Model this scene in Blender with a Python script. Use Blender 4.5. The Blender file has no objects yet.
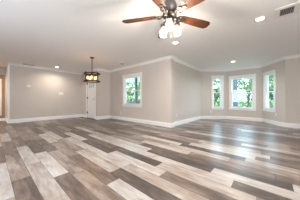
import bpy, bmesh, math, random
from mathutils import Vector, Matrix
random.seed(7)
SC = bpy.context.scene
COL = SC.collection
R = math.radians

# ------------------------------------------------------------------ camera
EYE, H = 0.955, 2.44                       # eye height and ceiling height
CX, CY = math.cos(R(41.04)), math.sin(R(41.04))
cam_data = bpy.data.cameras.new('camera')
cam_data.sensor_width = 36.0
cam_data.lens = 139.0 * 36.0 / 300.0
cam_data.shift_y = -0.3 / 300.0
cam_data.clip_start = 0.02
cam_data.clip_end = 300
cam = bpy.data.objects.new('camera', cam_data)
cam.location = (0, 0, EYE)
cam.rotation_euler = (R(90), 0, math.atan2(CY, CX) - R(90))
COL.objects.link(cam)
SC.camera = cam

# ------------------------------------------------------------------ world, exposure, large lights
SC.view_settings.view_transform = 'Standard'
SC.view_settings.look = 'None'
SC.view_settings.exposure = 0.6
SC.view_settings.gamma = 1.0
SC.view_settings.use_curve_mapping = False

wd = bpy.data.worlds.new('sky')
SC.world = wd
wd.use_nodes = True
nt = wd.node_tree
nt.nodes.clear()
o_ = nt.nodes.new('ShaderNodeOutputWorld')
b_ = nt.nodes.new('ShaderNodeBackground')
tc = nt.nodes.new('ShaderNodeTexCoord')
sx = nt.nodes.new('ShaderNodeSeparateXYZ')
rp = nt.nodes.new('ShaderNodeValToRGB')
rp.color_ramp.elements[0].position = 0.0
rp.color_ramp.elements[0].color = (0.58, 0.79, 1.0, 1)
rp.color_ramp.elements[1].position = 0.6
rp.color_ramp.elements[1].color = (0.55, 0.74, 1.0, 1)
nt.links.new(tc.outputs['Generated'], sx.inputs[0])
nt.links.new(sx.outputs['Z'], rp.inputs[0])
nt.links.new(rp.outputs[0], b_.inputs[0])
b_.inputs[1].default_value = 8.5
nt.links.new(b_.outputs[0], o_.inputs[0])

sun_d = bpy.data.lights.new('sun', 'SUN')
sun_d.energy = 6.5
sun_d.angle = R(8)
sun_d.color = (1, 0.96, 0.88)
sun = bpy.data.objects.new('sun', sun_d)
sun.rotation_euler = (R(46), 0, R(-72))
COL.objects.link(sun)


def area(name, loc, target, size, size_y, energy, color, spread=180, portal=False):
    d = bpy.data.lights.new(name, 'AREA')
    d.shape = 'RECTANGLE'
    d.size, d.size_y = size, size_y
    d.energy = energy
    d.color = color
    d.spread = R(spread)
    if portal:
        d.cycles.is_portal = True
    o = bpy.data.objects.new(name, d)
    o.location = loc
    o.rotation_euler = (Vector(target) - Vector(loc)).to_track_quat('-Z', 'Y').to_euler()
    COL.objects.link(o)
    return o


# added fill panels inside two unseen wall openings, standing in for daylight
area('fill_rear', (-0.3, -3.95, 1.35), (-0.3, 0, 1.35), 2.2, 1.3, 80, (1.0, 0.97, 0.93))
area('fill_near', (-1.95, 2.6, 1.35), (0, 2.6, 1.2), 1.4, 1.3, 8, (1.0, 0.97, 0.93))


# ------------------------------------------------------------------ materials
def mat(name, color, rough=0.5, metal=0.0, spec=0.5, noise=None, emit=None, bump=None):
    m = bpy.data.materials.new(name)
    m.use_nodes = True
    n = m.node_tree
    p = n.nodes['Principled BSDF']
    p.inputs['Base Color'].default_value = (*color, 1)
    p.inputs['Roughness'].default_value = rough
    p.inputs['Metallic'].default_value = metal
    p.inputs['Specular IOR Level'].default_value = spec
    if emit:
        p.inputs['Emission Color'].default_value = (*emit[0], 1)
        p.inputs['Emission Strength'].default_value = emit[1]
    if noise or bump:
        t = n.nodes.new('ShaderNodeTexCoord')
        q = n.nodes.new('ShaderNodeTexNoise')
        q.inputs['Scale'].default_value = (noise or bump)[0]
        q.inputs['Detail'].default_value = 5
        n.links.new(t.outputs['Object'], q.inputs['Vector'])
        if noise:
            mp = n.nodes.new('ShaderNodeMapping')
            if len(noise) > 2:
                mp.inputs['Scale'].default_value = noise[2]
            n.links.new(t.outputs['Object'], mp.inputs[0])
            n.links.new(mp.outputs[0], q.inputs['Vector'])
            r = n.nodes.new('ShaderNodeValToRGB')
            a = noise[1]
            r.color_ramp.elements[0].position = 0.3
            r.color_ramp.elements[1].position = 0.7
            r.color_ramp.elements[0].color = (*[c * (1 - a) for c in color], 1)
            r.color_ramp.elements[1].color = (*[min(1, c * (1 + a)) for c in color], 1)
            n.links.new(q.outputs['Fac'], r.inputs[0])
            n.links.new(r.outputs[0], p.inputs['Base Color'])
        if bump:
            bb = n.nodes.new('ShaderNodeBump')
            bb.inputs['Strength'].default_value = bump[1]
            bb.inputs['Distance'].default_value = 0.01
            n.links.new(q.outputs['Fac'], bb.inputs['Height'])
            n.links.new(bb.outputs[0], p.inputs['Normal'])
    return m


def glass_mat(name, tint, gloss):
    m = bpy.data.materials.new(name)
    m.use_nodes = True
    n = m.node_tree
    n.nodes.clear()
    o = n.nodes.new('ShaderNodeOutputMaterial')
    mx = n.nodes.new('ShaderNodeMixShader')
    t = n.nodes.new('ShaderNodeBsdfTransparent')
    g = n.nodes.new('ShaderNodeBsdfGlossy')
    t.inputs[0].default_value = (*tint, 1)
    g.inputs['Roughness'].default_value = 0.03
    mx.inputs[0].default_value = gloss
    n.links.new(t.outputs[0], mx.inputs[1])
    n.links.new(g.outputs[0], mx.inputs[2])
    n.links.new(mx.outputs[0], o.inputs[0])
    return m


M = {}
M['wall'] = mat('greige_wall_paint', (0.605, 0.54, 0.480), 0.65, spec=0.25, noise=(1.3, 0.015), bump=None)
M['ceiling'] = mat('white_ceiling_paint', (0.90, 0.88, 0.865), 0.8, spec=0.2, noise=(60, 0.01))
M['trim'] = mat('white_trim_paint', (0.86, 0.84, 0.815), 0.35, noise=(4, 0.01))
M['sash'] = mat('white_vinyl_sash', (0.84, 0.85, 0.86), 0.35, noise=(4, 0.01))
M['glass'] = glass_mat('window_glass', (0.96, 0.99, 0.97), 0.04)
M['door'] = mat('white_door_paint', (0.80, 0.785, 0.76), 0.4, noise=(5, 0.012))
M['lite'] = mat('blue_grey_door_glass', (0.60, 0.65, 0.66), 0.2, noise=(9, 0.12))
M['bronze'] = mat('dark_bronze', (0.06, 0.045, 0.036), 0.42, metal=0.7, noise=(30, 0.2))
M['pewter'] = mat('brushed_pewter', (0.22, 0.195, 0.18), 0.4, metal=0.85, noise=(20, 0.12))
M['black'] = mat('vent_dark', (0.035, 0.03, 0.028), 0.8, noise=(30, 0.2))
M['plastic'] = mat('white_plastic', (0.78, 0.755, 0.73), 0.4, noise=(20, 0.01))
M['plastic_grey'] = mat('grey_plastic', (0.35, 0.33, 0.31), 0.5, noise=(20, 0.03))
M['plastic_greige'] = mat('greige_plastic', (0.58, 0.525, 0.48), 0.4, noise=(20, 0.01))
M['vent'] = mat('white_vent_enamel', (0.80, 0.77, 0.75), 0.45, noise=(20, 0.02))
M['vent_slat'] = mat('taupe_vent_slat', (0.30, 0.265, 0.245), 0.5, noise=(20, 0.05))
M['detector'] = mat('tan_detector_plastic', (0.50, 0.40, 0.35), 0.5, noise=(20, 0.02))
M['blade'] = mat('walnut_blade', (0.075, 0.026, 0.012), 0.42, spec=0.25, noise=(9, 0.6, (1.2, 9, 9)))
M['iron'] = mat('dark_iron', (0.03, 0.022, 0.017), 0.65, metal=0.0, spec=0.2, noise=(25, 0.25))
M['oak'] = mat('brown_wood_door', (0.27, 0.17, 0.10), 0.4, noise=(8, 0.3, (9, 9, 1)))
M['frosted'] = mat('curtained_door_glass', (0.82, 0.71, 0.62), 0.3, noise=(6, 0.06))
M['bulb'] = mat('lit_bulb', (1, 0.9, 0.75), 0.4, noise=(9, 0.01), emit=((1.0, 0.80, 0.58), 1.25))
M['amber_bulb'] = mat('lit_amber_bulb', (1, 0.7, 0.4), 0.4, noise=(9, 0.01), emit=((1.0, 0.45, 0.14), 1.7))
M['led'] = mat('lit_downlight_lens', (1, 0.95, 0.9), 0.4, noise=(9, 0.01), emit=((1.0, 0.95, 0.88), 6.0))
M['bark'] = mat('grey_bark', (0.028, 0.034, 0.042), 0.9, noise=(6, 0.35, (4, 4, 0.7)), bump=(20, 0.5))
M['leaf'] = mat('green_leaves', (0.105, 0.16, 0.065), 0.6, noise=(2.2, 0.6))
M['leaf_pale'] = mat('pale_green_leaves', (0.15, 0.21, 0.095), 0.6, noise=(2.2, 0.5))
M['leaf_far'] = mat('pale_far_leaves', (0.12, 0.165, 0.075), 0.6, noise=(1.2, 0.6))
M['lawn'] = mat('sunlit_lawn', (0.10, 0.14, 0.07), 0.9, noise=(1.2, 0.8), bump=(30, 0.5))
M['post'] = mat('blue_grey_porch_paint', (0.045, 0.053, 0.07), 0.6, noise=(6, 0.06))
M['deck'] = mat('weathered_deck', (0.42, 0.38, 0.34), 0.7, noise=(6, 0.2, (1, 12, 1)))


def jar_glass():
    m = bpy.data.materials.new('clear_jar_glass')
    m.use_nodes = True
    n = m.node_tree
    n.nodes.clear()
    o = n.nodes.new('ShaderNodeOutputMaterial')
    mx = n.nodes.new('ShaderNodeMixShader')
    t = n.nodes.new('ShaderNodeBsdfTransparent')
    g = n.nodes.new('ShaderNodeBsdfTranslucent')
    m2 = n.nodes.new('ShaderNodeMixShader')
    gl = n.nodes.new('ShaderNodeBsdfGlossy')
    gl.inputs['Roughness'].default_value = 0.08
    nz = n.nodes.new('ShaderNodeTexNoise')
    nz.inputs['Scale'].default_value = 40
    mr = n.nodes.new('ShaderNodeMapRange')
    mr.inputs['To Min'].default_value = 0.06
    mr.inputs['To Max'].default_value = 0.14
    n.links.new(nz.outputs['Fac'], mr.inputs[0])
    g.inputs[0].default_value = (1, 0.93, 0.82, 1)
    t.inputs[0].default_value = (1, 0.96, 0.9, 1)
    n.links.new(mr.outputs[0], mx.inputs[0])
    n.links.new(t.outputs[0], mx.inputs[1])
    n.links.new(g.outputs[0], mx.inputs[2])
    m2.inputs[0].default_value = 0.08
    n.links.new(mx.outputs[0], m2.inputs[1])
    n.links.new(gl.outputs[0], m2.inputs[2])
    n.links.new(m2.outputs[0], o.inputs[0])
    return m


M['jar'] = jar_glass()


def floor_mat():
    m = bpy.data.materials.new('mixed_vinyl_planks')
    m.use_nodes = True
    n = m.node_tree
    L = n.links
    p = n.nodes['Principled BSDF']
    at = n.nodes.new('ShaderNodeAttribute')
    at.attribute_name = 'plank'
    sp = n.nodes.new('ShaderNodeSeparateXYZ')
    L.new(at.outputs['Vector'], sp.inputs[0])
    tc = n.nodes.new('ShaderNodeTexCoord')
    mp = n.nodes.new('ShaderNodeMapping')
    mp.inputs['Scale'].default_value = (1, 0.2, 1)
    L.new(tc.outputs['Object'], mp.inputs[0])
    ad = n.nodes.new('ShaderNodeVectorMath')
    ad.operation = 'ADD'
    cb = n.nodes.new('ShaderNodeCombineXYZ')
    mu = n.nodes.new('ShaderNodeMath')
    mu.operation = 'MULTIPLY'
    mu.inputs[1].default_value = 57.0
    L.new(sp.outputs['Y'], mu.inputs[0])
    L.new(mu.outputs[0], cb.inputs['Z'])
    L.new(mu.outputs[0], cb.inputs['Y'])
    L.new(mp.outputs[0], ad.inputs[0])
    L.new(cb.outputs[0], ad.inputs[1])
    n1 = n.nodes.new('ShaderNodeTexNoise')          # long grain
    n1.inputs['Scale'].default_value = 26
    n1.inputs['Detail'].default_value = 6
    n1.inputs['Roughness'].default_value = 0.65
    L.new(ad.outputs[0], n1.inputs['Vector'])
    n2 = n.nodes.new('ShaderNodeTexNoise')          # cloudy patches
    n2.inputs['Scale'].default_value = 9
    n2.inputs['Detail'].default_value = 3
    n2.inputs['Distortion'].default_value = 0.8
    L.new(ad.outputs[0], n2.inputs['Vector'])
    a1 = n.nodes.new('ShaderNodeMath')
    a1.operation = 'MULTIPLY_ADD'
    a1.inputs[1].default_value = 0.62
    L.new(n1.outputs['Fac'], a1.inputs[0])
    a2 = n.nodes.new('ShaderNodeMath')
    a2.operation = 'MULTIPLY_ADD'
    a2.inputs[1].default_value = 0.75
    L.new(n2.outputs['Fac'], a2.inputs[0])
    L.new(sp.outputs['X'], a2.inputs[2])
    L.new(a2.outputs[0], a1.inputs[2])
    sb = n.nodes.new('ShaderNodeMath')
    sb.operation = 'SUBTRACT'
    sb.inputs[1].default_value = 0.685
    L.new(a1.outputs[0], sb.inputs[0])
    r = n.nodes.new('ShaderNodeValToRGB')
    e = r.color_ramp.elements
    e[0].position = 0.0
    e[0].color = (0.052, 0.039, 0.033, 1)
    e[1].position = 1.0
    e[1].color = (0.50, 0.48, 0.46, 1)
    for pos, c in ((0.22, (0.098, 0.076, 0.066)), (0.45, (0.195, 0.146, 0.120)), (0.66, (0.33, 0.266, 0.224))):
        k = e.new(pos)
        k.color = (*c, 1)
    L.new(sb.outputs[0], r.inputs[0])
    L.new(r.outputs[0], p.inputs['Base Color'])
    p.inputs['Roughness'].default_value = 0.30
    p.inputs['Specular IOR Level'].default_value = 0.5
    bb = n.nodes.new('ShaderNodeBump')
    bb.inputs['Strength'].default_value = 0.06
    bb.inputs['Distance'].default_value = 0.004
    L.new(n1.outputs['Fac'], bb.inputs['Height'])
    L.new(bb.outputs[0], p.inputs['Normal'])
    return m


M['floor'] = floor_mat()


# ------------------------------------------------------------------ mesh helpers
class MB:
    """collects shapes and links them as one mesh object"""

    def __init__(self):
        self.bm = bmesh.new()

    def hull(self, pts8):
        v = [self.bm.verts.new(p) for p in pts8]
        for f in ((0, 3, 2, 1), (4, 5, 6, 7), (0, 1, 5, 4), (1, 2, 6, 5), (2, 3, 7, 6), (3, 0, 4, 7)):
            self.bm.faces.new([v[i] for i in f])
        return self

    def box(self, x0, x1, y0, y1, z0, z1):
        return self.hull([(x0, y0, z0), (x1, y0, z0), (x1, y1, z0), (x0, y1, z0),
                          (x0, y0, z1), (x1, y0, z1), (x1, y1, z1), (x0, y1, z1)])

    def fbox(self, F, u0, u1, w0, w1, z0, z1):
        """box in a wall frame F = (origin, along, outward)"""
        o, a, n = F
        P = lambda u, w, z: (o.x + a.x * u + n.x * w, o.y + a.y * u + n.y * w, z)
        return self.hull([P(u0, w0, z0), P(u1, w0, z0), P(u1, w1, z0), P(u0, w1, z0),
                          P(u0, w0, z1), P(u1, w0, z1), P(u1, w1, z1), P(u0, w1, z1)])

    def lathe(self, prof, c=(0, 0, 0), seg=20, cap=True):
        rings = []
        for r, z in prof:
            rings.append([self.bm.verts.new((c[0] + r * math.cos(2 * math.pi * k / seg),
                                             c[1] + r * math.sin(2 * math.pi * k / seg), c[2] + z)) for k in range(seg)])
        for a, b in zip(rings, rings[1:]):
            for k in range(seg):
                self.bm.faces.new((a[k], a[(k + 1) % seg], b[(k + 1) % seg], b[k]))
        if cap:
            self.bm.faces.new(rings[0][::-1])
            self.bm.faces.new(rings[-1])
        return self

    def tube(self, pts, r, seg=8, closed=False):
        pts = [Vector(p) for p in pts]
        n = len(pts)
        rings = []
        for i, p in enumerate(pts):
            if closed:
                d = pts[(i + 1) % n] - pts[i - 1]
            else:
                d = pts[min(i + 1, n - 1)] - pts[max(i - 1, 0)]
            d.normalize()
            up = Vector((0, 0, 1)) if abs(d.z) < 0.95 else Vector((1, 0, 0))
            a = d.cross(up).normalized()
            b = d.cross(a)
            rr = r[i] if isinstance(r, (list, tuple)) else r
            rings.append([self.bm.verts.new(p + (a * math.cos(2 * math.pi * k / seg) + b * math.sin(2 * math.pi * k / seg)) * rr)
                          for k in range(seg)])
        pairs = list(zip(rings, rings[1:])) + ([(rings[-1], rings[0])] if closed else [])
        for a, b in pairs:
            for k in range(seg):
                self.bm.faces.new((a[k], a[(k + 1) % seg], b[(k + 1) % seg], b[k]))
        if not closed:
            self.bm.faces.new(rings[0][::-1])
            self.bm.faces.new(rings[-1])
        return self

    def prism(self, outline, z0, z1):
        a = [self.bm.verts.new((x, y, z0)) for x, y in outline]
        b = [self.bm.verts.new((x, y, z1)) for x, y in outline]
        n = len(a)
        self.bm.faces.new(a[::-1])
        self.bm.faces.new(b)
        for i in range(n):
            self.bm.faces.new((a[i], a[(i + 1) % n], b[(i + 1) % n], b[i]))
        return self

    def xf(self, mtx):
        bmesh.ops.transform(self.bm, matrix=mtx, verts=self.bm.verts)
        return self

    def build(self, name, m, parent=None, bevel=0.0, smooth=False):
        bmesh.ops.recalc_face_normals(self.bm, faces=self.bm.faces)
        me = bpy.data.meshes.new(name)
        self.bm.to_mesh(me)
        self.bm.free()
        me.materials.append(m)
        if smooth:
            for p in me.polygons:
                p.use_smooth = True
        o = bpy.data.objects.new(name, me)
        COL.objects.link(o)
        if parent:
            o.parent = parent
        if bevel:
            b = o.modifiers.new('bevel', 'BEVEL')
            b.width = bevel
            b.segments = 2
            b.limit_method = 'ANGLE'
        if smooth:
            try:
                me.set_sharp_from_angle(angle=R(40))
            except Exception:
                pass
        return o


def tag(o, label=None, cat=None, group=None, kind=None):
    if label:
        o['label'] = label
    if cat:
        o['category'] = cat
    if group:
        o['group'] = group
    if kind:
        o['kind'] = kind
    return o


def empty(name, loc, label=None, cat=None, group=None, rz=0.0):
    o = bpy.data.objects.new(name, None)
    o.empty_display_size = 0.1
    o.location = loc
    o.rotation_euler = (0, 0, rz)
    COL.objects.link(o)
    return tag(o, label, cat, group)


def struct(mb, name, m, bevel=0.0, smooth=False):
    return tag(mb.build(name, m, None, bevel, smooth), kind='structure')


def copy_tree(o, parent=None):
    c = o.copy()
    COL.objects.link(c)
    if parent:
        c.parent = parent
    for ch in list(o.children):
        copy_tree(ch, c)
    return c


# ------------------------------------------------------------------ room shell
V2 = lambda x, y: Vector((x, y, 0))
XW, YR, YL, YE = 4.04, 2.64, 7.98, 6.23          # window wall, right wall, left wall, alcove face
XE, XH, YH = 3.36, 0.47, 9.22                     # entry wall, hall corner, hall end
PTS = [('hall', V2(-2.0, YH)), ('hall_side', V2(XH, YH)), ('left', V2(XH, YL)), ('entry', V2(XE, YL)),
       ('alcove', V2(XE, YE)), ('centre', V2(XW, YE)), ('pillar', V2(XW, 2.57)), ('pillar_return', V2(4.26, 2.57)),
       ('right', V2(4.26, YR)), ('bay_left', V2(6.87, YR)), ('bay_middle', V2(7.70, 1.66)),
       ('bay_right', V2(7.70, 0.28)), ('far_right', V2(6.73, -0.37)), ('rear', V2(6.73, -4.0)), ('near', V2(-2.0, -4.0))]
FR = {}
for i, (nm, p) in enumerate(PTS):
    q = PTS[(i + 1) % len(PTS)][1]
    a = (q - p).normalized()
    FR[nm] = (p, a, Vector((-a.y, a.x, 0)), (q - p).length)   # outward is to the left of travel
T = 0.14


def wall(nm, holes=(), ext0=0.0, ext1=0.0, thick=T):
    p, a, n, L = FR[nm]
    F = (p, a, n)
    mb = MB()
    us = sorted({-ext0, L + ext1} | {h[0] for h in holes} | {h[1] for h in holes})
    for u0, u1 in zip(us, us[1:]):
        um = (u0 + u1) / 2
        zs = [(0.0, H)]
        for h in holes:
            if h[0] < um < h[1]:
                zs = [s for s in ((0.0, h[2]), (h[3], H)) if s[1] - s[0] > 1e-4]
        for z0, z1 in zs:
            mb.fbox(F, u0, u1, 0, thick, z0, z1)
    return struct(mb, 'wall_' + nm, M['wall'])


# window openings: (u0, u1, sill, head) in their wall frames
def ray_u(nm, px):
    """distance along a wall where the sight line with tangent px meets it"""
    p, a, n, L = FR[nm]
    t = (px - 150) / 139.0
    d = Vector((CY * t + CX, -CX * t + CY, 0))
    # p + a*u = d*s
    det = a.x * (-d.y) - a.y * (-d.x)
    return ((-p.x) * (-d.y) - (-p.y) * (-d.x)) / det


CAS = 0.085
WIN = {
    1: ('centre', 1.125, 2.185, 0.735, 1.965),
    2: ('bay_left', 0.625, 1.045, 0.565, 2.045),
    3: ('bay_middle', 0.205, 1.070, 0.555, 1.990),
    4: ('bay_right', 0.150, 0.665, 0.565, 1.995),
}
holes = {}
for k, (nm, u0, u1, z0, z1) in WIN.items():
    holes[nm] = [(u0, u1, z0, z1)]

DOOR = (0.63, 1.47, 0.0, 2.03)                        # front door opening in the entry wall
wall('hall', [(1.30, 2.44, 0.11, 2.08)], ext0=T)
wall('hall_side', ext0=-0.0, thick=0.12)
wall('left', thick=T, ext0=-0.12, ext1=T)
wall('entry', [DOOR])
wall('alcove', ext0=-T, ext1=T)
wall('centre', holes['centre'], ext1=-0.001)
wall('pillar', ext0=-0.002, thick=0.14)
wall('right', ext0=0.0, ext1=0.06)
wall('bay_left', holes['bay_left'], ext0=-0.0, ext1=0.05)
wall('bay_middle', holes['bay_middle'], ext0=0.0, ext1=0.05)
wall('bay_right', holes['bay_right'], ext0=0.0, ext1=0.0)
wall('far_right', ext0=0.0, ext1=T)
wall('rear', [(5.93, 8.13, 0.7, 2.0)], ext0=0, ext1=T)  # unseen opening, added to let sky light into the room
wall('near', [(5.9, 7.3, 0.7, 2.0)], ext0=0, ext1=0)  # out-of-view opening, added and placed for the light it gives

# ceiling slab and sub-floor
struct(MB().box(-2.2, 7.95, -4.2, 9.4, H, H + 0.12), 'ceiling', M['ceiling'])

# plank floor: rows run along Y, each row has its own end joints and tones
PW, PL, PX0 = 0.1735, 1.14, 0.16
TONE = {'L': 0.84, 'l': 0.72, 'M': 0.55, 'G': 0.36, 'D': 0.2}
ROWS = {0: (1.91, '2.4L'), 1: (2.275, '1.7G 2.8M 3.9G 5.1L 6.2G'), 2: (2.695, '2.1l 3.2L 4.4G 5.4M'),
        3: (2.01, '1.5G 2.5L 3.7D 4.8M'), 4: (1.92, '1.4M 2.5M 3.6D 4.7M'), 5: (1.39, '0.8L 2.0G 3.1M 4.1L'),
        6: (1.59, '1.0D 2.1l 3.3M 4.6L'), 7: (3.86, '1.0l 2.1L 3.3L 4.4D 5.5D'), 8: (1.05, '0.5G 1.6L 2.8D 3.9L'),
        9: (1.245, '0.6l 1.8D 3.0G 4.1D 5.2M'), 10: (0.33, '-0.3D 0.9L 2.0L 3.2L'), 11: (1.74, '0.1L 1.1D 2.3L 3.4l'),
        12: (-0.18, '-0.7L 0.4D 1.5D 2.7M 3.8D'), 13: (1.10, '0.5G 1.7L 4.0M'), 14: (0.5, '0.0M 1.0l 2.1M 3.2D'),
        15: (1.45, '0.0l 0.9D 2.0L 4.0D'), 16: (1.33, '0.7L 1.9D 3.0G 4.2D'), 17: (0.01, '-0.5D 0.6L 1.7M'),
        19: (0.7, '1.3D'), 21: (1.2, '1.7G'), 24: (1.7, '2.1D')}


def y_range(x):
    if x < XH:
        return -4.15, YH + 0.1
    if x < XE:
        return -4.15, YL + 0.1
    if x < XW:
        return -4.15, YE + 0.1
    hi = YR + 0.1 if x < 6.87 else YR + 0.1 - (x - 6.87) * 1.18
    lo = -4.15 if x < 6.75 else -0.45 + (x - 6.73) * 0.67
    return lo, hi


bm = bmesh.new()
lay = bm.loops.layers.float_vector.new('plank')
rnd = random.Random(21)
for row in range(-13, 46):
    x0 = PX0 + (row - 1) * PW
    x1 = x0 + PW
    if x1 > 7.84:
        break
    lo, hi = y_range((x0 + x1) / 2)
    ph, samples = ROWS.get(row, (rnd.uniform(0, PL), ''))
    want = [(float(s[:-1]), TONE[s[-1]]) for s in samples.split()]
    j = math.floor((lo - ph) / PL)
    while ph + j * PL < hi:
        a, b = ph + j * PL, ph + (j + 1) * PL
        tone = rnd.choice([0.80, 0.70, 0.58, 0.5, 0.4, 0.36, 0.3, 0.2, 0.14] if row > 12 or a > 4 else [0.84, 0.78, 0.70, 0.58, 0.5, 0.36, 0.3, 0.18])
        if a > 4.4:
            tone = rnd.choice([0.58, 0.42, 0.36, 0.3, 0.2, 0.16, 0.12])
        for y, t in want:
            if a <= y < b:
                tone = t + rnd.uniform(-0.03, 0.03)
        a, b = max(a, lo), min(b, hi)
        if b - a > 0.01:
            g = 0.0012
            vs = [bm.verts.new(c) for c in ((x0 + g, a + g, 0), (x1 - g, a + g, 0), (x1 - g, b - g, 0), (x0 + g, b - g, 0))]
            f = bm.faces.new(vs)
            s = rnd.random()
            for lp in f.loops:
                lp[lay] = (tone, s, 0)
            e = bm.verts
        j += 1
me = bpy.data.meshes.new('floor')
bm.to_mesh(me)
bm.free()
me.materials.append(M['floor'])
fo = bpy.data.objects.new('floor', me)
COL.objects.link(fo)
tag(fo, kind='structure')
sub = MB()
sub.prism([(-2.14, -4.14), (6.87, -4.14), (6.87, -0.45), (7.83, 0.2), (7.83, 1.7), (6.95, 2.74), (4.14, 2.74),
           (4.14, 6.33), (3.46, 6.33), (3.46, 8.08), (0.57, 8.08), (0.57, 9.32), (-2.14, 9.32)], -0.12, -0.001)
so = struct(sub, 'floor_base', M['black'])


# crown and base: profiles swept along the walls with mitred corners
def sweep(path, prof, name, m, closed=False):
    """prof: closed outline of (distance into the room, z); the room is to the right of travel"""
    n = len(path)
    bm = bmesh.new()
    rings = []
    for i, p in enumerate(path):
        d0 = (path[i] - path[i - 1]).normalized() if i > 0 else (path[1] - path[0]).normalized()
        d1 = (path[i + 1] - path[i]).normalized() if i < n - 1 else d0
        n0, n1 = Vector((d0.y, -d0.x, 0)), Vector((d1.y, -d1.x, 0))
        b = (n0 + n1).normalized()
        k = 1.0 / max(0.3, b.dot(n0))
        rings.append([bm.verts.new((p.x + b.x * k * o, p.y + b.y * k * o, z)) for o, z in prof])
    q = len(prof)
    for a, b in zip(rings, rings[1:]):
        for k in range(q):
            bm.faces.new((a[k], a[(k + 1) % q], b[(k + 1) % q], b[k]))
    bm.faces.new(rings[0])
    bm.faces.new(rings[-1][::-1])
    mb = MB()
    mb.bm.free()
    mb.bm = bm
    return struct(mb, name, m)


P = dict(PTS)
CROWN = [(-0.002, H + 0.001), (0.072, H + 0.001), (0.072, H - 0.012), (0.056, H - 0.020), (0.042, H - 0.044), (0.019, H - 0.068), (0.011, H - 0.083), (-0.002, H - 0.083)]
order = ['left', 'entry', 'alcove', 'centre', 'pillar', 'pillar_return', 'right', 'bay_left', 'bay_middle', 'bay_right', 'far_right', 'rear']
sweep([P[k] for k in order], CROWN, 'trim_1', M['trim'])
BASE = [(-0.002, 0), (0.017, 0), (0.017, 0.115), (0.011, 0.135), (0.007, 0.155), (-0.002, 0.155)]


def on(nm, u):
    p, a, n, L = FR[nm]
    return p + a * u


sweep([P['hall_side'] + Vector((0, 0, 0)), P['left'], P['entry'], on('entry', DOOR[0] - CAS - 0.005)], BASE, 'baseboard_left', M['trim'])
sweep([on('entry', DOOR[1] + CAS + 0.005)] + [P[k] for k in order[2:]], BASE, 'baseboard_right', M['trim'])
sweep([P['hall'], on('hall', 2.46)], [(o, z * 0.7) for o, z in BASE], 'baseboard_hall', M['trim'])
# painted corner board on the end of the left wall
p, a, n, L = FR['left']
struct(MB().fbox((p, a, n), -0.012, 0.045, -0.012, 0.0, 0.155, H - 0.083), 'trim_2', M['trim'])


# ------------------------------------------------------------------ windows
def make_window(k):
    nm, u0, u1, z0, z1 = WIN[k]
    p, a, n, L = FR[nm]
    F = (p, a, n)
    c = CAS
    mb = MB()
    mb.fbox(F, u0 - c, u0, -0.02, 0, z0 - 0.001, z1)
    mb.fbox(F, u1, u1 + c, -0.02, 0, z0 - 0.001, z1)
    mb.fbox(F, u0 - c - 0.012, u1 + c + 0.012, -0.026, 0, z1, z1 + c + 0.005)
    mb.fbox(F, u0 - c - 0.02, u1 + c + 0.02, -0.036, 0, z1 + c + 0.005, z1 + c + 0.022)
    root = tag(mb.build('window_%d' % k, M['trim'], None, 0.002), kind='structure')
    s = MB()
    s.fbox(F, u0 - c - 0.02, u1 + c + 0.02, -0.05, 0.05, z0 - 0.025, z0)
    s.fbox(F, u0 - c, u1 + c, -0.02, 0, z0 - 0.025 - c * 0.8, z0 - 0.025)
    s.build('window_sill', M['trim'], root, 0.002)
    j = MB()
    j.fbox(F, u0, u0 + 0.018, 0, T, z0, z1)
    j.fbox(F, u1 - 0.018, u1, 0, T, z0, z1)
    j.fbox(F, u0 + 0.018, u1 - 0.018, 0, T, z1 - 0.018, z1)
    j.fbox(F, u0 + 0.018, u1 - 0.018, 0.05, T, z0, z0 + 0.018)
    j.build('window_frame', M['sash'], root)
    zm = z0 + (z1 - z0) * 0.5
    a0, a1 = u0 + 0.018, u1 - 0.018
    for w, b0, b1 in ((0.062, zm - 0.02, z1 - 0.018), (0.031, z0 + 0.018, zm + 0.02)):
        f = 0.034
        sb = MB()
        sb.fbox(F, a0, a0 + f, w, w + 0.03, b0, b1)
        sb.fbox(F, a1 - f, a1, w, w + 0.03, b0, b1)
        sb.fbox(F, a0 + f, a1 - f, w, w + 0.03, b1 - f, b1)
        sb.fbox(F, a0 + f, a1 - f, w, w + 0.03, b0, b0 + f + 0.008)
        so = sb.build('window_sash', M['sash'], root)
        MB().fbox(F, a0 + f - 0.004, a1 - f + 0.004, w + 0.012, w + 0.017, b0 + f, b1 - f + 0.004).build('window_pane', M['glass'], so)
    # portal so the sky is sampled through the opening
    mid = p + a * ((u0 + u1) / 2) + n * (T + 0.01)
    area('window_portal', (mid.x, mid.y, (z0 + z1) / 2), (mid.x - n.x, mid.y - n.y, (z0 + z1) / 2), u1 - u0, z1 - z0, 1, (1, 1, 1), portal=True)


for k in WIN:
    make_window(k)


# ------------------------------------------------------------------ doors
p, a, n, L = FR['entry']
F = (p, a, n)
d0, d1 = DOOR[0], DOOR[1]
dm = MB()
wd0 = 0.03
st, rl = 0.11, 0.12
# slab as stiles and rails around a top glass and two tall recessed panels
u0, u1 = d0 + 0.004, d1 - 0.004
um = (u0 + u1) / 2
dm.fbox(F, u0, u0 + st, wd0, wd0 + 0.044, 0.01, 2.02)
dm.fbox(F, u1 - st, u1, wd0, wd0 + 0.044, 0.01, 2.02)
dm.fbox(F, u0 + st, u1 - st, wd0, wd0 + 0.044, 1.90, 2.02)
dm.fbox(F, u0 + st, u1 - st, wd0, wd0 + 0.044, 1.42, 1.56)
dm.fbox(F, u0 + st, u1 - st, wd0, wd0 + 0.044, 0.01, 0.23)
dm.fbox(F, um - st / 2, um + st / 2, wd0, wd0 + 0.044, 0.23, 1.42)
dm.fbox(F, u0 + st, um - st / 2, wd0 + 0.014, wd0 + 0.032, 0.23, 1.42)
dm.fbox(F, um + st / 2, u1 - st, wd0 + 0.014, wd0 + 0.032, 0.23, 1.42)
door = tag(dm.build('door_1', M['door']), kind='structure')
g = MB()
gw = (u1 - u0 - 2 * st) / 3
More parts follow.
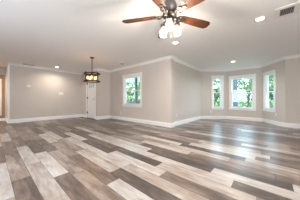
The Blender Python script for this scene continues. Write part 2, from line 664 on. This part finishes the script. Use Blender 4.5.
for q in range(3):
    g.fbox(F, u0 + st + q * gw + 0.006, u0 + st + (q + 1) * gw - 0.006, wd0 + 0.016, wd0 + 0.028, 1.565, 1.895)
g.build('glass_panel', M['lite'], door)
g = MB()
for q in (1, 2):
    g.fbox(F, u0 + st + q * gw - 0.009, u0 + st + q * gw + 0.009, wd0 + 0.004, wd0 + 0.04, 1.56, 1.90)
g.build('glazing_bar', M['door'], door)
cs = MB()
cs.fbox(F, d0 - CAS, d0, -0.02, 0, 0, 2.03)
cs.fbox(F, d1, d1 + CAS, -0.02, 0, 0, 2.03)
cs.fbox(F, d0 - CAS - 0.012, d1 + CAS + 0.012, -0.026, 0, 2.03, 2.03 + CAS + 0.01)
cs.build('casing', M['trim'], door, 0.002)
MB().fbox(F, d0, d1, -0.0, T, 0.0, 0.012).build('threshold', M['bronze'], door)
for z in (0.28, 1.05, 1.80):
    hg = MB()
    q = on('entry', d0 + 0.006) - n * 0.004
    hg.lathe([(0.011, -0.055), (0.011, 0.055)], (q.x, q.y, z), 10)
    hg.fbox(F, d0 + 0.004, d0 + 0.05, wd0 - 0.034, wd0 - 0.002, z - 0.045, z + 0.045)
    hg.build('hinge', M['bronze'], door)
hd = MB()
q = on('entry', d1 - 0.07) + n * (wd0 - 0.03)
hd.fbox(F, d1 - 0.095, d1 - 0.045, wd0 - 0.006, wd0, 0.90, 1.08)
hd.tube([q + Vector((0, 0, 0.98)) + n * 0.03, q + Vector((0, 0, 0.98)) - n * 0.025, q + Vector((0, 0, 0.98)) - n * 0.025 - a * 0.10], 0.009)
hd.build('door_handle', M['bronze'], door)

# brown wood door with a tall glass at the end of the hall
p, a, n, L = FR['hall']
F = (p, a, n)
h0, h1 = 1.30, 2.44
dm = MB()
dm.fbox(F, h0 + 0.03, h0 + 0.10, 0.02, 0.065, 0.115, 2.05)
dm.fbox(F, h1 - 0.10, h1 - 0.03, 0.02, 0.065, 0.115, 2.05)
dm.fbox(F, h0 + 0.10, h1 - 0.10, 0.02, 0.065, 1.90, 2.05)
dm.fbox(F, h0 + 0.10, h1 - 0.10, 0.02, 0.065, 0.115, 0.24)
d2 = tag(dm.build('door_2', M['oak'], None, 0.003), kind='structure')
MB().fbox(F, h0 + 0.095, h1 - 0.095, 0.035, 0.048, 0.235, 1.905).build('glass_panel', M['frosted'], d2)
fr = MB()
fr.fbox(F, h0, h0 + 0.029, 0.0, T, 0.11, 2.08)
fr.fbox(F, h1 - 0.029, h1, 0.0, T, 0.11, 2.08)
fr.fbox(F, h0 + 0.029, h1 - 0.029, 0.0, T, 2.051, 2.08)
fr.build('door_frame', M['oak'], d2)


# ------------------------------------------------------------------ small wall fittings
def wall_frame(nm, u):
    p, a, n, L = FR[nm]
    return on(nm, u), a, n, math.atan2(a.y, a.x)


def make_outlet(name, nm, u, z, label, group):
    q, a, n, rz = wall_frame(nm, u)
    t = empty(name, (q.x, q.y, z), label, 'outlet', group, rz)     # local: x along the wall, y outward
    MB().box(-0.036, 0.036, -0.007, 0.0, -0.058, 0.058).build('cover_plate', M['plastic'], t, 0.002)
    for zz in (-0.022, 0.022):
        s = MB().box(-0.017, 0.017, -0.0095, -0.007, zz - 0.014, zz + 0.014).build('socket', M['plastic'], t)
        sl = MB()
        sl.box(-0.008, -0.005, -0.0105, -0.0095, zz - 0.006, zz + 0.006)
        sl.box(0.005, 0.008, -0.0105, -0.0095, zz - 0.006, zz + 0.006)
        sl.build('slot', M['plastic_grey'], s)
    return t


make_outlet('wall_outlet', 'centre', ray_u('centre', 121), 0.335, 'small white outlet low on the wall under the left end of the separate single window', 'wall outlets')
make_outlet('wall_outlet', 'right', ray_u('right', 176.7), 0.372, 'small white outlet low on the greyer wall just right of the wall corner pillar', 'wall outlets')
make_outlet('wall_outlet', 'bay_left', ray_u('bay_left', 210.8), 0.37, 'small white outlet below the narrow left window of the bay', 'wall outlets')
make_outlet('wall_outlet', 'bay_right', ray_u('bay_right', 276), 0.40, 'small white outlet low beside the narrow right window of the bay', 'wall outlets')

q, a, n, rz = wall_frame('left', ray_u('left', 61))
t = empty('light_switch', (q.x, q.y, 1.268), 'white three-gang light switch plate on the long left wall', 'light switch', None, rz)
MB().box(-0.10, 0.10, -0.008, 0, -0.058, 0.058).build('cover_plate', M['plastic'], t, 0.002)
for k in (-1, 0, 1):
    MB().box(k * 0.058 - 0.017, k * 0.058 + 0.017, -0.012, -0.008, -0.034, 0.034).build('rocker', M['plastic'], t, 0.001)

q, a, n, rz = wall_frame('left', ray_u('left', 27.7))
t = empty('thermostat', (q.x, q.y, 1.55), 'small white thermostat box on the long left wall near the hall opening', 'thermostat', None, rz)
MB().box(-0.10, 0.10, -0.010, 0, -0.06, 0.075).build('back_plate', M['plastic_greige'], t, 0.002)
MB().box(-0.055, 0.085, -0.045, -0.010, -0.05, 0.045).build('body', M['plastic'], t, 0.006)


# ------------------------------------------------------------------ ceiling fittings
def ceil_pt(px, py):
    z = (H - EYE) * 139.0 / (99.7 - py)
    l = (px - 150) / 139.0 * z
    return l * CY + z * CX, -l * CX + z * CY


def spot(loc, energy, color, name):
    d = bpy.data.lights.new(name, 'AREA')
    d.shape = 'DISK'
    d.size = 0.13
    d.energy = energy
    d.color = color
    d.spread = R(150)
    o = bpy.data.objects.new(name, d)
    o.location = loc
    COL.objects.link(o)


def make_downlight():
    t = empty('recessed_downlight', (0, 0, H))
    MB().lathe([(0.088, 0.0), (0.088, -0.006), (0.066, -0.012), (0.062, -0.004), (0.062, 0.0)], (0, 0, 0), 28, cap=False).build('trim_ring', M['plastic'], t, smooth=True)
    MB().lathe([(0.063, -0.001), (0.063, -0.007), (0.04, -0.009), (0.0005, -0.0095)], (0, 0, 0), 28).build('lens', M['led'], t, smooth=True)
    return t


DL = [((1.81 * 0 + ceil_pt(260, 18.5)[0], ceil_pt(260, 18.5)[1]), 'lit recessed ceiling light near the square ceiling vent'),
      (ceil_pt(233, 61.5), 'lit recessed ceiling light in front of the bay windows'),
      (ceil_pt(175.5, 42.5), 'lit recessed ceiling light seen just below the fan lights'),
      (ceil_pt(57, 67), 'lit recessed ceiling light close to the long left wall')]
proto = make_downlight()
for i, ((x, y), lb) in enumerate(DL):
    o = proto if i == 0 else copy_tree(proto)
    o.location = (x, y, H)
    tag(o, lb, 'ceiling light', 'recessed ceiling lights')
    spot((x, y, H - 0.02), 11, (1.0, 0.92, 0.82), 'downlight_or_fill_glow')
spot((-0.5, 8.6, H - 0.02), 24, (1.0, 0.82, 0.66), 'hall_glow')
for x, y in ((0.6, -1.6), (-1.0, 1.6), (-1.0, 4.4), (-1.0, -1.5)):      # added fill lights without fixtures, outside the view
    spot((x, y, H - 0.02), 20 if i < 3 else 9, (1.0, 0.92, 0.82), 'downlight_or_fill_glow')

# square vent by the right edge
vx, vy = 3.25, -0.20
t = empty('ceiling_vent', (vx, vy, H), 'white square ceiling vent with dark louvres at upper right', 'air vent', 'ceiling vents')
f = MB()
for (x0, x1, y0, y1) in ((-0.18, 0.18, -0.15, -0.085), (-0.18, 0.18, 0.085, 0.15), (-0.18, -0.115, -0.085, 0.085), (0.115, 0.18, -0.085, 0.085)):
    f.box(x0, x1, y0, y1, -0.014, 0.0)
f.build('frame', M['vent'], t, 0.003)
MB().box(-0.116, 0.116, -0.086, 0.086, -0.0045, -0.001).build('backing', M['black'], t)
for k in range(7):
    yy = -0.072 + k * 0.024
    MB().hull([(-0.115, yy - 0.009, -0.005), (0.115, yy - 0.009, -0.005), (0.115, yy - 0.007, -0.005), (-0.115, yy - 0.007, -0.005),
               (-0.115, yy + 0.005, -0.013), (0.115, yy + 0.005, -0.013), (0.115, yy + 0.008, -0.013), (-0.115, yy + 0.008, -0.013)]).build('louvre', M['vent_slat'], t)

vx, vy = 1.07, 7.74
t = empty('ceiling_vent', (vx, vy, H), 'long thin ceiling vent right against the left wall moulding', 'air vent', 'ceiling vents')
f = MB()
for (x0, x1, y0, y1) in ((-0.19, 0.19, -0.075, -0.05), (-0.19, 0.19, 0.05, 0.075), (-0.19, -0.16, -0.05, 0.05), (0.16, 0.19, -0.05, 0.05)):
    f.box(x0, x1, y0, y1, -0.012, 0.0)
f.build('frame', M['vent_slat'], t, 0.003)
MB().box(-0.161, 0.161, -0.051, 0.051, -0.0045, -0.001).build('backing', M['black'], t)
for k in range(4):
    yy = -0.036 + k * 0.024
    MB().box(-0.16, 0.16, yy - 0.006, yy + 0.006, -0.011, -0.0045).build('louvre', M['vent_slat'], t)

x, y = ceil_pt(122, 63.6)
t = empty('smoke_detector', (x, y, H), 'small tan smoke detector on the ceiling near the separate window', 'smoke detector')
MB().lathe([(0.078, 0.0), (0.078, -0.012), (0.07, -0.016)], seg=24).build('base_ring', M['detector'], t, smooth=True)
MB().lathe([(0.066, -0.016), (0.062, -0.032), (0.045, -0.04), (0.001, -0.041)], seg=24).build('cover', M['detector'], t, smooth=True)

# ------------------------------------------------------------------ drum chandelier
px_, py_ = 2.35, 4.75
t = empty('chandelier', (px_, py_, H), 'dark iron drum chandelier with amber glowing bulbs hanging by the entry', 'chandelier')
MB().lathe([(0.068, 0.0), (0.068, -0.012), (0.055, -0.03), (0.016, -0.036)], seg=24).build('canopy', M['iron'], t, smooth=True)
MB().lathe([(0.014, -0.034), (0.014, -0.60)], seg=10).build('rod', M['iron'], t)


def ring(r0, r1, z0, z1, seg=40):
    m = MB()
    m.lathe([(r0, z0), (r1, z0), (r1, z1), (r0, z1), (r0, z0)], seg=seg, cap=False)
    bmesh.ops.remove_doubles(m.bm, verts=m.bm.verts, dist=1e-5)
    return m


zt, zb = 1.885 - H, 1.60 - H
rr = 0.262
ring(rr - 0.022, rr + 0.012, zt - 0.034, zt).build('top_ring', M['iron'], t)
ring(rr - 0.022, rr + 0.012, zb - 0.02, zb + 0.018).build('bottom_ring', M['iron'], t)
for k in range(4):
    an = R(15 + 90 * k)
    x, y = rr * math.cos(an), rr * math.sin(an)
    MB().box(-0.011, 0.011, -0.011, 0.011, zb - 0.02, zt + 0.02).xf(Matrix.Translation((x, y, 0)) @ Matrix.Rotation(an, 4, 'Z')).build('post', M['iron'], t)
hub = MB()
hub.lathe([(0.03, zt + 0.02), (0.035, zt - 0.01), (0.03, zt - 0.06), (0.012, zt - 0.08)], seg=16)
hub.build('hub', M['iron'], t, smooth=True)
for k in range(4):
    an = R(60 + 90 * k)
    c, s = math.cos(an), math.sin(an)
    arm = MB()
    arm.tube([(0.02 * c, 0.02 * s, zt - 0.03), (rr * c - 0.01 * c, rr * s - 0.01 * s, zt - 0.03)], 0.009, 6)
    arm.build('arm', M['iron'], t)
for k in range(5):
    an = R(20 + 72 * k)
    x, y = 0.145 * math.cos(an), 0.145 * math.sin(an)
    sk = MB()
    sk.lathe([(0.018, zt - 0.03), (0.02, zt - 0.10), (0.012, zt - 0.105)], (x, y, 0), 12)
    sk.tube([(0, 0, zt - 0.035), (x, y, zt - 0.035)], 0.007, 6)
    sk = sk.build('socket', M['iron'], t, smooth=True)
    MB().lathe([(0.012, zt - 0.105), (0.026, zt - 0.135), (0.031, zt - 0.165), (0.025, zt - 0.195), (0.011, zt - 0.215), (0.001, zt - 0.218)],
               (x, y, 0), 14).build('bulb', M['amber_bulb'], sk, smooth=True)
d = bpy.data.lights.new('chandelier_glow', 'POINT')
d.energy = 8
d.color = (1.0, 0.62, 0.33)
d.shadow_soft_size = 0.12
o = bpy.data.objects.new('chandelier_glow', d)
o.location = (px_, py_, H + zt - 0.27)
COL.objects.link(o)

# ------------------------------------------------------------------ ceiling fan
fx, fy = 1.61, 1.046
BZ = 2.105 - H
VA = math.atan2(CY, CX)                    # direction the camera faces
fan = empty('ceiling_fan', (fx, fy, H), 'five-blade ceiling fan with dark reddish wood blades and three glowing jar lights', 'ceiling fan')
MB().lathe([(0.062, 0.0), (0.062, -0.02), (0.045, -0.05), (0.018, -0.06)], seg=24).build('canopy', M['bronze'], fan, smooth=True)
MB().lathe([(0.014, -0.055), (0.014, -0.11)], seg=12).build('downrod', M['bronze'], fan)
MB().lathe([(0.03, -0.10), (0.052, -0.112), (0.058, -0.145), (0.05, -0.15)], seg=24).build('motor_cap', M['bronze'], fan, smooth=True)
MB().lathe([(0.05, -0.148), (0.082, -0.165), (0.098, -0.20), (0.098, -0.255), (0.085, -0.285), (0.07, -0.30)], seg=32).build('motor_housing', M['pewter'], fan, smooth=True)
MB().lathe([(0.072, -0.298), (0.095, -0.31), (0.095, -0.345), (0.06, -0.365)], seg=28).build('flywheel', M['bronze'], fan, smooth=True)


def blade_outline():
    pts = [(0.185, -0.048), (0.23, -0.056), (0.40, -0.068), (0.60, -0.074), (0.655, -0.070), (0.69, -0.035), (0.69, 0.035),
           (0.655, 0.070), (0.60, 0.074), (0.40, 0.068), (0.23, 0.056), (0.185, 0.048)]
    return pts


for k in range(5):
    an = VA - R(90) + R(22.5 + 72 * k)
    rot = Matrix.Translation((0, 0, BZ)) @ Matrix.Rotation(an, 4, 'Z') @ Matrix.Rotation(R(-12), 4, 'X')
    bl = MB().prism(blade_outline(), -0.003, 0.003).xf(rot).build('blade', M['blade'], fan, 0.0015)
    br = MB()
    rot0 = Matrix.Translation((0, 0, BZ)) @ Matrix.Rotation(an, 4, 'Z')
    br.tube([(0.085, 0, 0.0), (0.12, 0, -0.006), (0.16, 0, -0.012), (0.20, 0, -0.010)], [0.016, 0.013, 0.012, 0.009], 8)
    loop = [(0.170 + 0.050 * math.cos(q * math.pi / 8), 0.046 * math.sin(q * math.pi / 8), -0.012) for q in range(16)]
    br.tube(loop, 0.0095, 6, closed=True)
    br.lathe([(0.026, -0.022), (0.028, -0.012), (0.02, -0.004)], (0.135, 0, 0), 14)
    br.hull([(0.19, -0.03, -0.012), (0.27, -0.02, -0.012), (0.27, 0.02, -0.012), (0.19, 0.03, -0.012),
             (0.19, -0.03, -0.005), (0.27, -0.02, -0.005), (0.27, 0.02, -0.005), (0.19, 0.03, -0.005)])
    br.xf(Matrix.Translation((0, 0, BZ)) @ Matrix.Rotation(an, 4, 'Z') @ Matrix.Rotation(R(-12), 4, 'X'))
    br.build('bracket', M['bronze'], bl, smooth=True)
LK = BZ - 0.02
MB().lathe([(0.045, LK), (0.062, LK - 0.02), (0.062, LK - 0.06), (0.05, LK - 0.08), (0.02, LK - 0.092), (0.002, LK - 0.094)], seg=24).build('light_fitter', M['bronze'], fan, smooth=True)
JT = 2.0 - H
for k in range(3):
    an = VA + R(180) + R(120 * k) - R(13)
    c, s = math.cos(an), math.sin(an)
    x, y = 0.115 * c, 0.115 * s
    ar = MB()
    ar.tube([(0.05 * c, 0.05 * s, LK - 0.045), (0.09 * c, 0.09 * s, LK - 0.035), (x, y, LK - 0.05), (x, y, JT + 0.005)], 0.011, 8)
    ar.lathe([(0.03, JT + 0.022), (0.036, JT + 0.015), (0.036, JT - 0.012), (0.03, JT - 0.014)], (x, y, 0), 16)
    ar = ar.build('lamp_arm', M['bronze'], fan, smooth=True)
    MB().lathe([(0.032, JT - 0.012), (0.034, JT - 0.026), (0.042, JT - 0.042), (0.043, JT - 0.135), (0.036, JT - 0.147), (0.001, JT - 0.149)],
               (x, y, 0), 20, cap=False).build('jar_shade', M['jar'], ar, smooth=True)
    MB().lathe([(0.012, JT - 0.012), (0.02, JT - 0.03), (0.031, JT - 0.062), (0.027, JT - 0.088), (0.001, JT - 0.102)], (x, y, 0), 14).build('bulb', M['bulb'], ar, smooth=True)
    d = bpy.data.lights.new('fan_bulb_glow', 'POINT')
    d.energy = 18
    d.color = (1.0, 0.93, 0.84)
    d.shadow_soft_size = 0.025
    o = bpy.data.objects.new('fan_bulb_glow', d)
    o.location = (fx + x, fy + y, H + JT - 0.128)
    COL.objects.link(o)
for (dx, zb_) in ((-0.045, 0.30), (0.018, 0.30)):
    ch = MB()
    v = Vector((math.sin(VA), -math.cos(VA), 0)) * dx
    ch.tube([(v.x, v.y, LK - 0.085), (v.x, v.y, 1.845 - H)], 0.0022, 6)
    ch = ch.build('pull_chain', M['pewter'], fan)
    MB().lathe([(0.003, 1.85 - H), (0.008, 1.835 - H), (0.008, 1.805 - H), (0.003, 1.795 - H)], (v.x, v.y, 0), 10).build('chain_fob', M['bronze'], ch, smooth=True)

# ------------------------------------------------------------------ outdoors
g = MB().box(3.6, 260, -120, 260, -0.6, -0.45)
struct(g, 'ground', M['lawn'])


def leaf_cloud(c, r, n, size, seed, squash=0.8):
    rn = random.Random(seed)
    mb = MB()
    for _ in range(n):
        while True:
            v = Vector((rn.uniform(-1, 1), rn.uniform(-1, 1), rn.uniform(-1, 1)))
            if 0.25 < v.length < 1:
                break
        q = Vector((c[0] + v.x * r, c[1] + v.y * r, c[2] + v.z * r * squash))
        d = Vector((rn.uniform(-1, 1), rn.uniform(-1, 1), rn.uniform(-1, 1))).normalized()
        e = d.orthogonal().normalized()
        s = size * rn.uniform(0.6, 1.3)
        w = d.cross(e) * s * 0.5
        vs = [mb.bm.verts.new(q + p_) for p_ in (-d * s, w, d * s, -w)]
        mb.bm.faces.new(vs)
    return mb


def tree(name, x, y, trunk_r, trunk_h, crown_r, seed, label, leaf, group='trees beyond the windows', n=420, size=0.24, cz=None, squash=0.8):
    t = empty(name, (x, y, -0.45), label, 'tree', group)
    rn = random.Random(seed)
    pts = [(0, 0, 0)] + [(rn.uniform(-.03, .03), rn.uniform(-.03, .03), trunk_h * k / 5) for k in range(1, 6)]
    tr = MB()
    tr.tube(pts, [trunk_r * 1.2] + [trunk_r * (1 - 0.05 * k) for k in range(1, 6)], 12)
    for k in range(4):
        an = k * 1.6 + seed
        tr.tube([(0, 0, trunk_h * 0.8), (crown_r * .5 * math.cos(an), crown_r * .5 * math.sin(an), trunk_h + crown_r * 0.4)], [trunk_r * .5, trunk_r * .2], 7)
    tr.build('trunk', M['bark'], t, smooth=True)
    leaf_cloud((0, 0, cz if cz is not None else trunk_h + crown_r * 0.45), crown_r, n, size, seed, squash).build('foliage', leaf, t)
    return t


def shrub(x, y, r, seed, label, leaf):
    t = empty('shrub', (x, y, -0.45), label, 'shrub', 'shrubs outside the windows')
    st = MB()
    for k in range(4):
        an = k * 1.7 + seed
        st.tube([(0, 0, 0), (r * .4 * math.cos(an), r * .4 * math.sin(an), r)], 0.015, 6)
    st.build('stem', M['bark'], t)
    leaf_cloud((0, 0, r * 0.8), r, 260, 0.13, seed, 0.8).build('foliage', leaf, t)


def at(px, z):
    l = (px - 150) / 139.0 * z
    return l * CY + z * CX, -l * CX + z * CY


tree('tree', *at(235.3, 11.2), 0.19, 6.0, 2.4, 3, 'grey tree trunk standing behind the left part of the wide bay window', M['leaf'], n=700)
tree('tree', *at(249, 17), 0.15, 2.8, 2.3, 5, 'leafy green tree seen through the right part of the wide bay window', M['leaf_pale'], n=560)
tree('tree', *at(217, 16), 0.14, 2.0, 2.0, 8, 'leafy tree seen through the narrow left bay window', M['leaf_pale'], n=650)
tree('tree', *at(272, 13), 0.14, 2.2, 1.9, 11, 'dense green tree seen through the narrow right bay window', M['leaf'], n=650)
tree('tree', *at(131, 15), 0.14, 2.0, 2.2, 14, 'leafy green tree seen through the separate single window', M['leaf_pale'], n=560)
far = [(206, 21), (219, 25), (231, 21), (243, 25.5), (255, 21), (266, 26), (281, 22), (118, 20), (128, 24), (139, 20)]
far_labels = ['pale far tree at the left edge of the narrow left bay window', 'pale far tree at the right edge of the narrow left bay window',
              'pale far tree behind the trunk in the wide bay window', 'pale far tree in the middle of the wide bay window',
              'pale far tree at the right edge of the wide bay window', 'pale far tree at the left edge of the narrow right bay window',
              'pale far tree at the right edge of the narrow right bay window', 'pale far tree at the left edge of the single window',
              'pale far tree in the middle of the single window', 'pale far tree at the right edge of the single window']
for i, ((px, z), lb) in enumerate(zip(far, far_labels)):
    tree('tree', *at(px, z), 0.12, 1.5, 0.98, 30 + i, lb, M['leaf_far'], group='trees far beyond the windows', n=520, size=0.20, cz=1.9, squash=1.75)
shrub(*at(245, 13), 0.9, 2, 'green shrub low outside the wide bay window', M['leaf'])
shrub(*at(216, 12), 0.9, 4, 'green shrub low outside the narrow left bay window', M['leaf'])
shrub(*at(128, 13), 1.1, 6, 'green shrub behind the porch railing outside the single window', M['leaf'])
shrub(*at(272, 10.5), 0.9, 9, 'green shrub low outside the narrow right bay window', M['leaf'])

# porch outside the single window
struct(MB().box(4.2, 6.6, 3.2, 9.6, -0.45, -0.05), 'porch_deck', M['deck'])
rl = empty('porch_railing', (6.4, 6.4, -0.05), 'blue-grey porch railing with square post outside the single window', 'railing')
for y in (-2.2, -0.9, 0.41, 1.75, 3.05):
    MB().box(-0.065, 0.065, y - 0.065, y + 0.065, 0, 2.9 if y in (0.41, 3.05, -2.2) else 1.0).build('post', M['post'], rl, 0.004)
MB().box(-0.04, 0.04, -2.6, 3.1, 0.83, 0.91).build('top_rail', M['post'], rl)
MB().box(-0.03, 0.03, -2.6, 3.1, 0.10, 0.16).build('bottom_rail', M['post'], rl)
for k in range(34):
    y = -2.5 + k * 0.165
    MB().box(-0.014, 0.014, y - 0.014, y + 0.014, 0.16, 0.83).build('baluster', M['post'], rl)
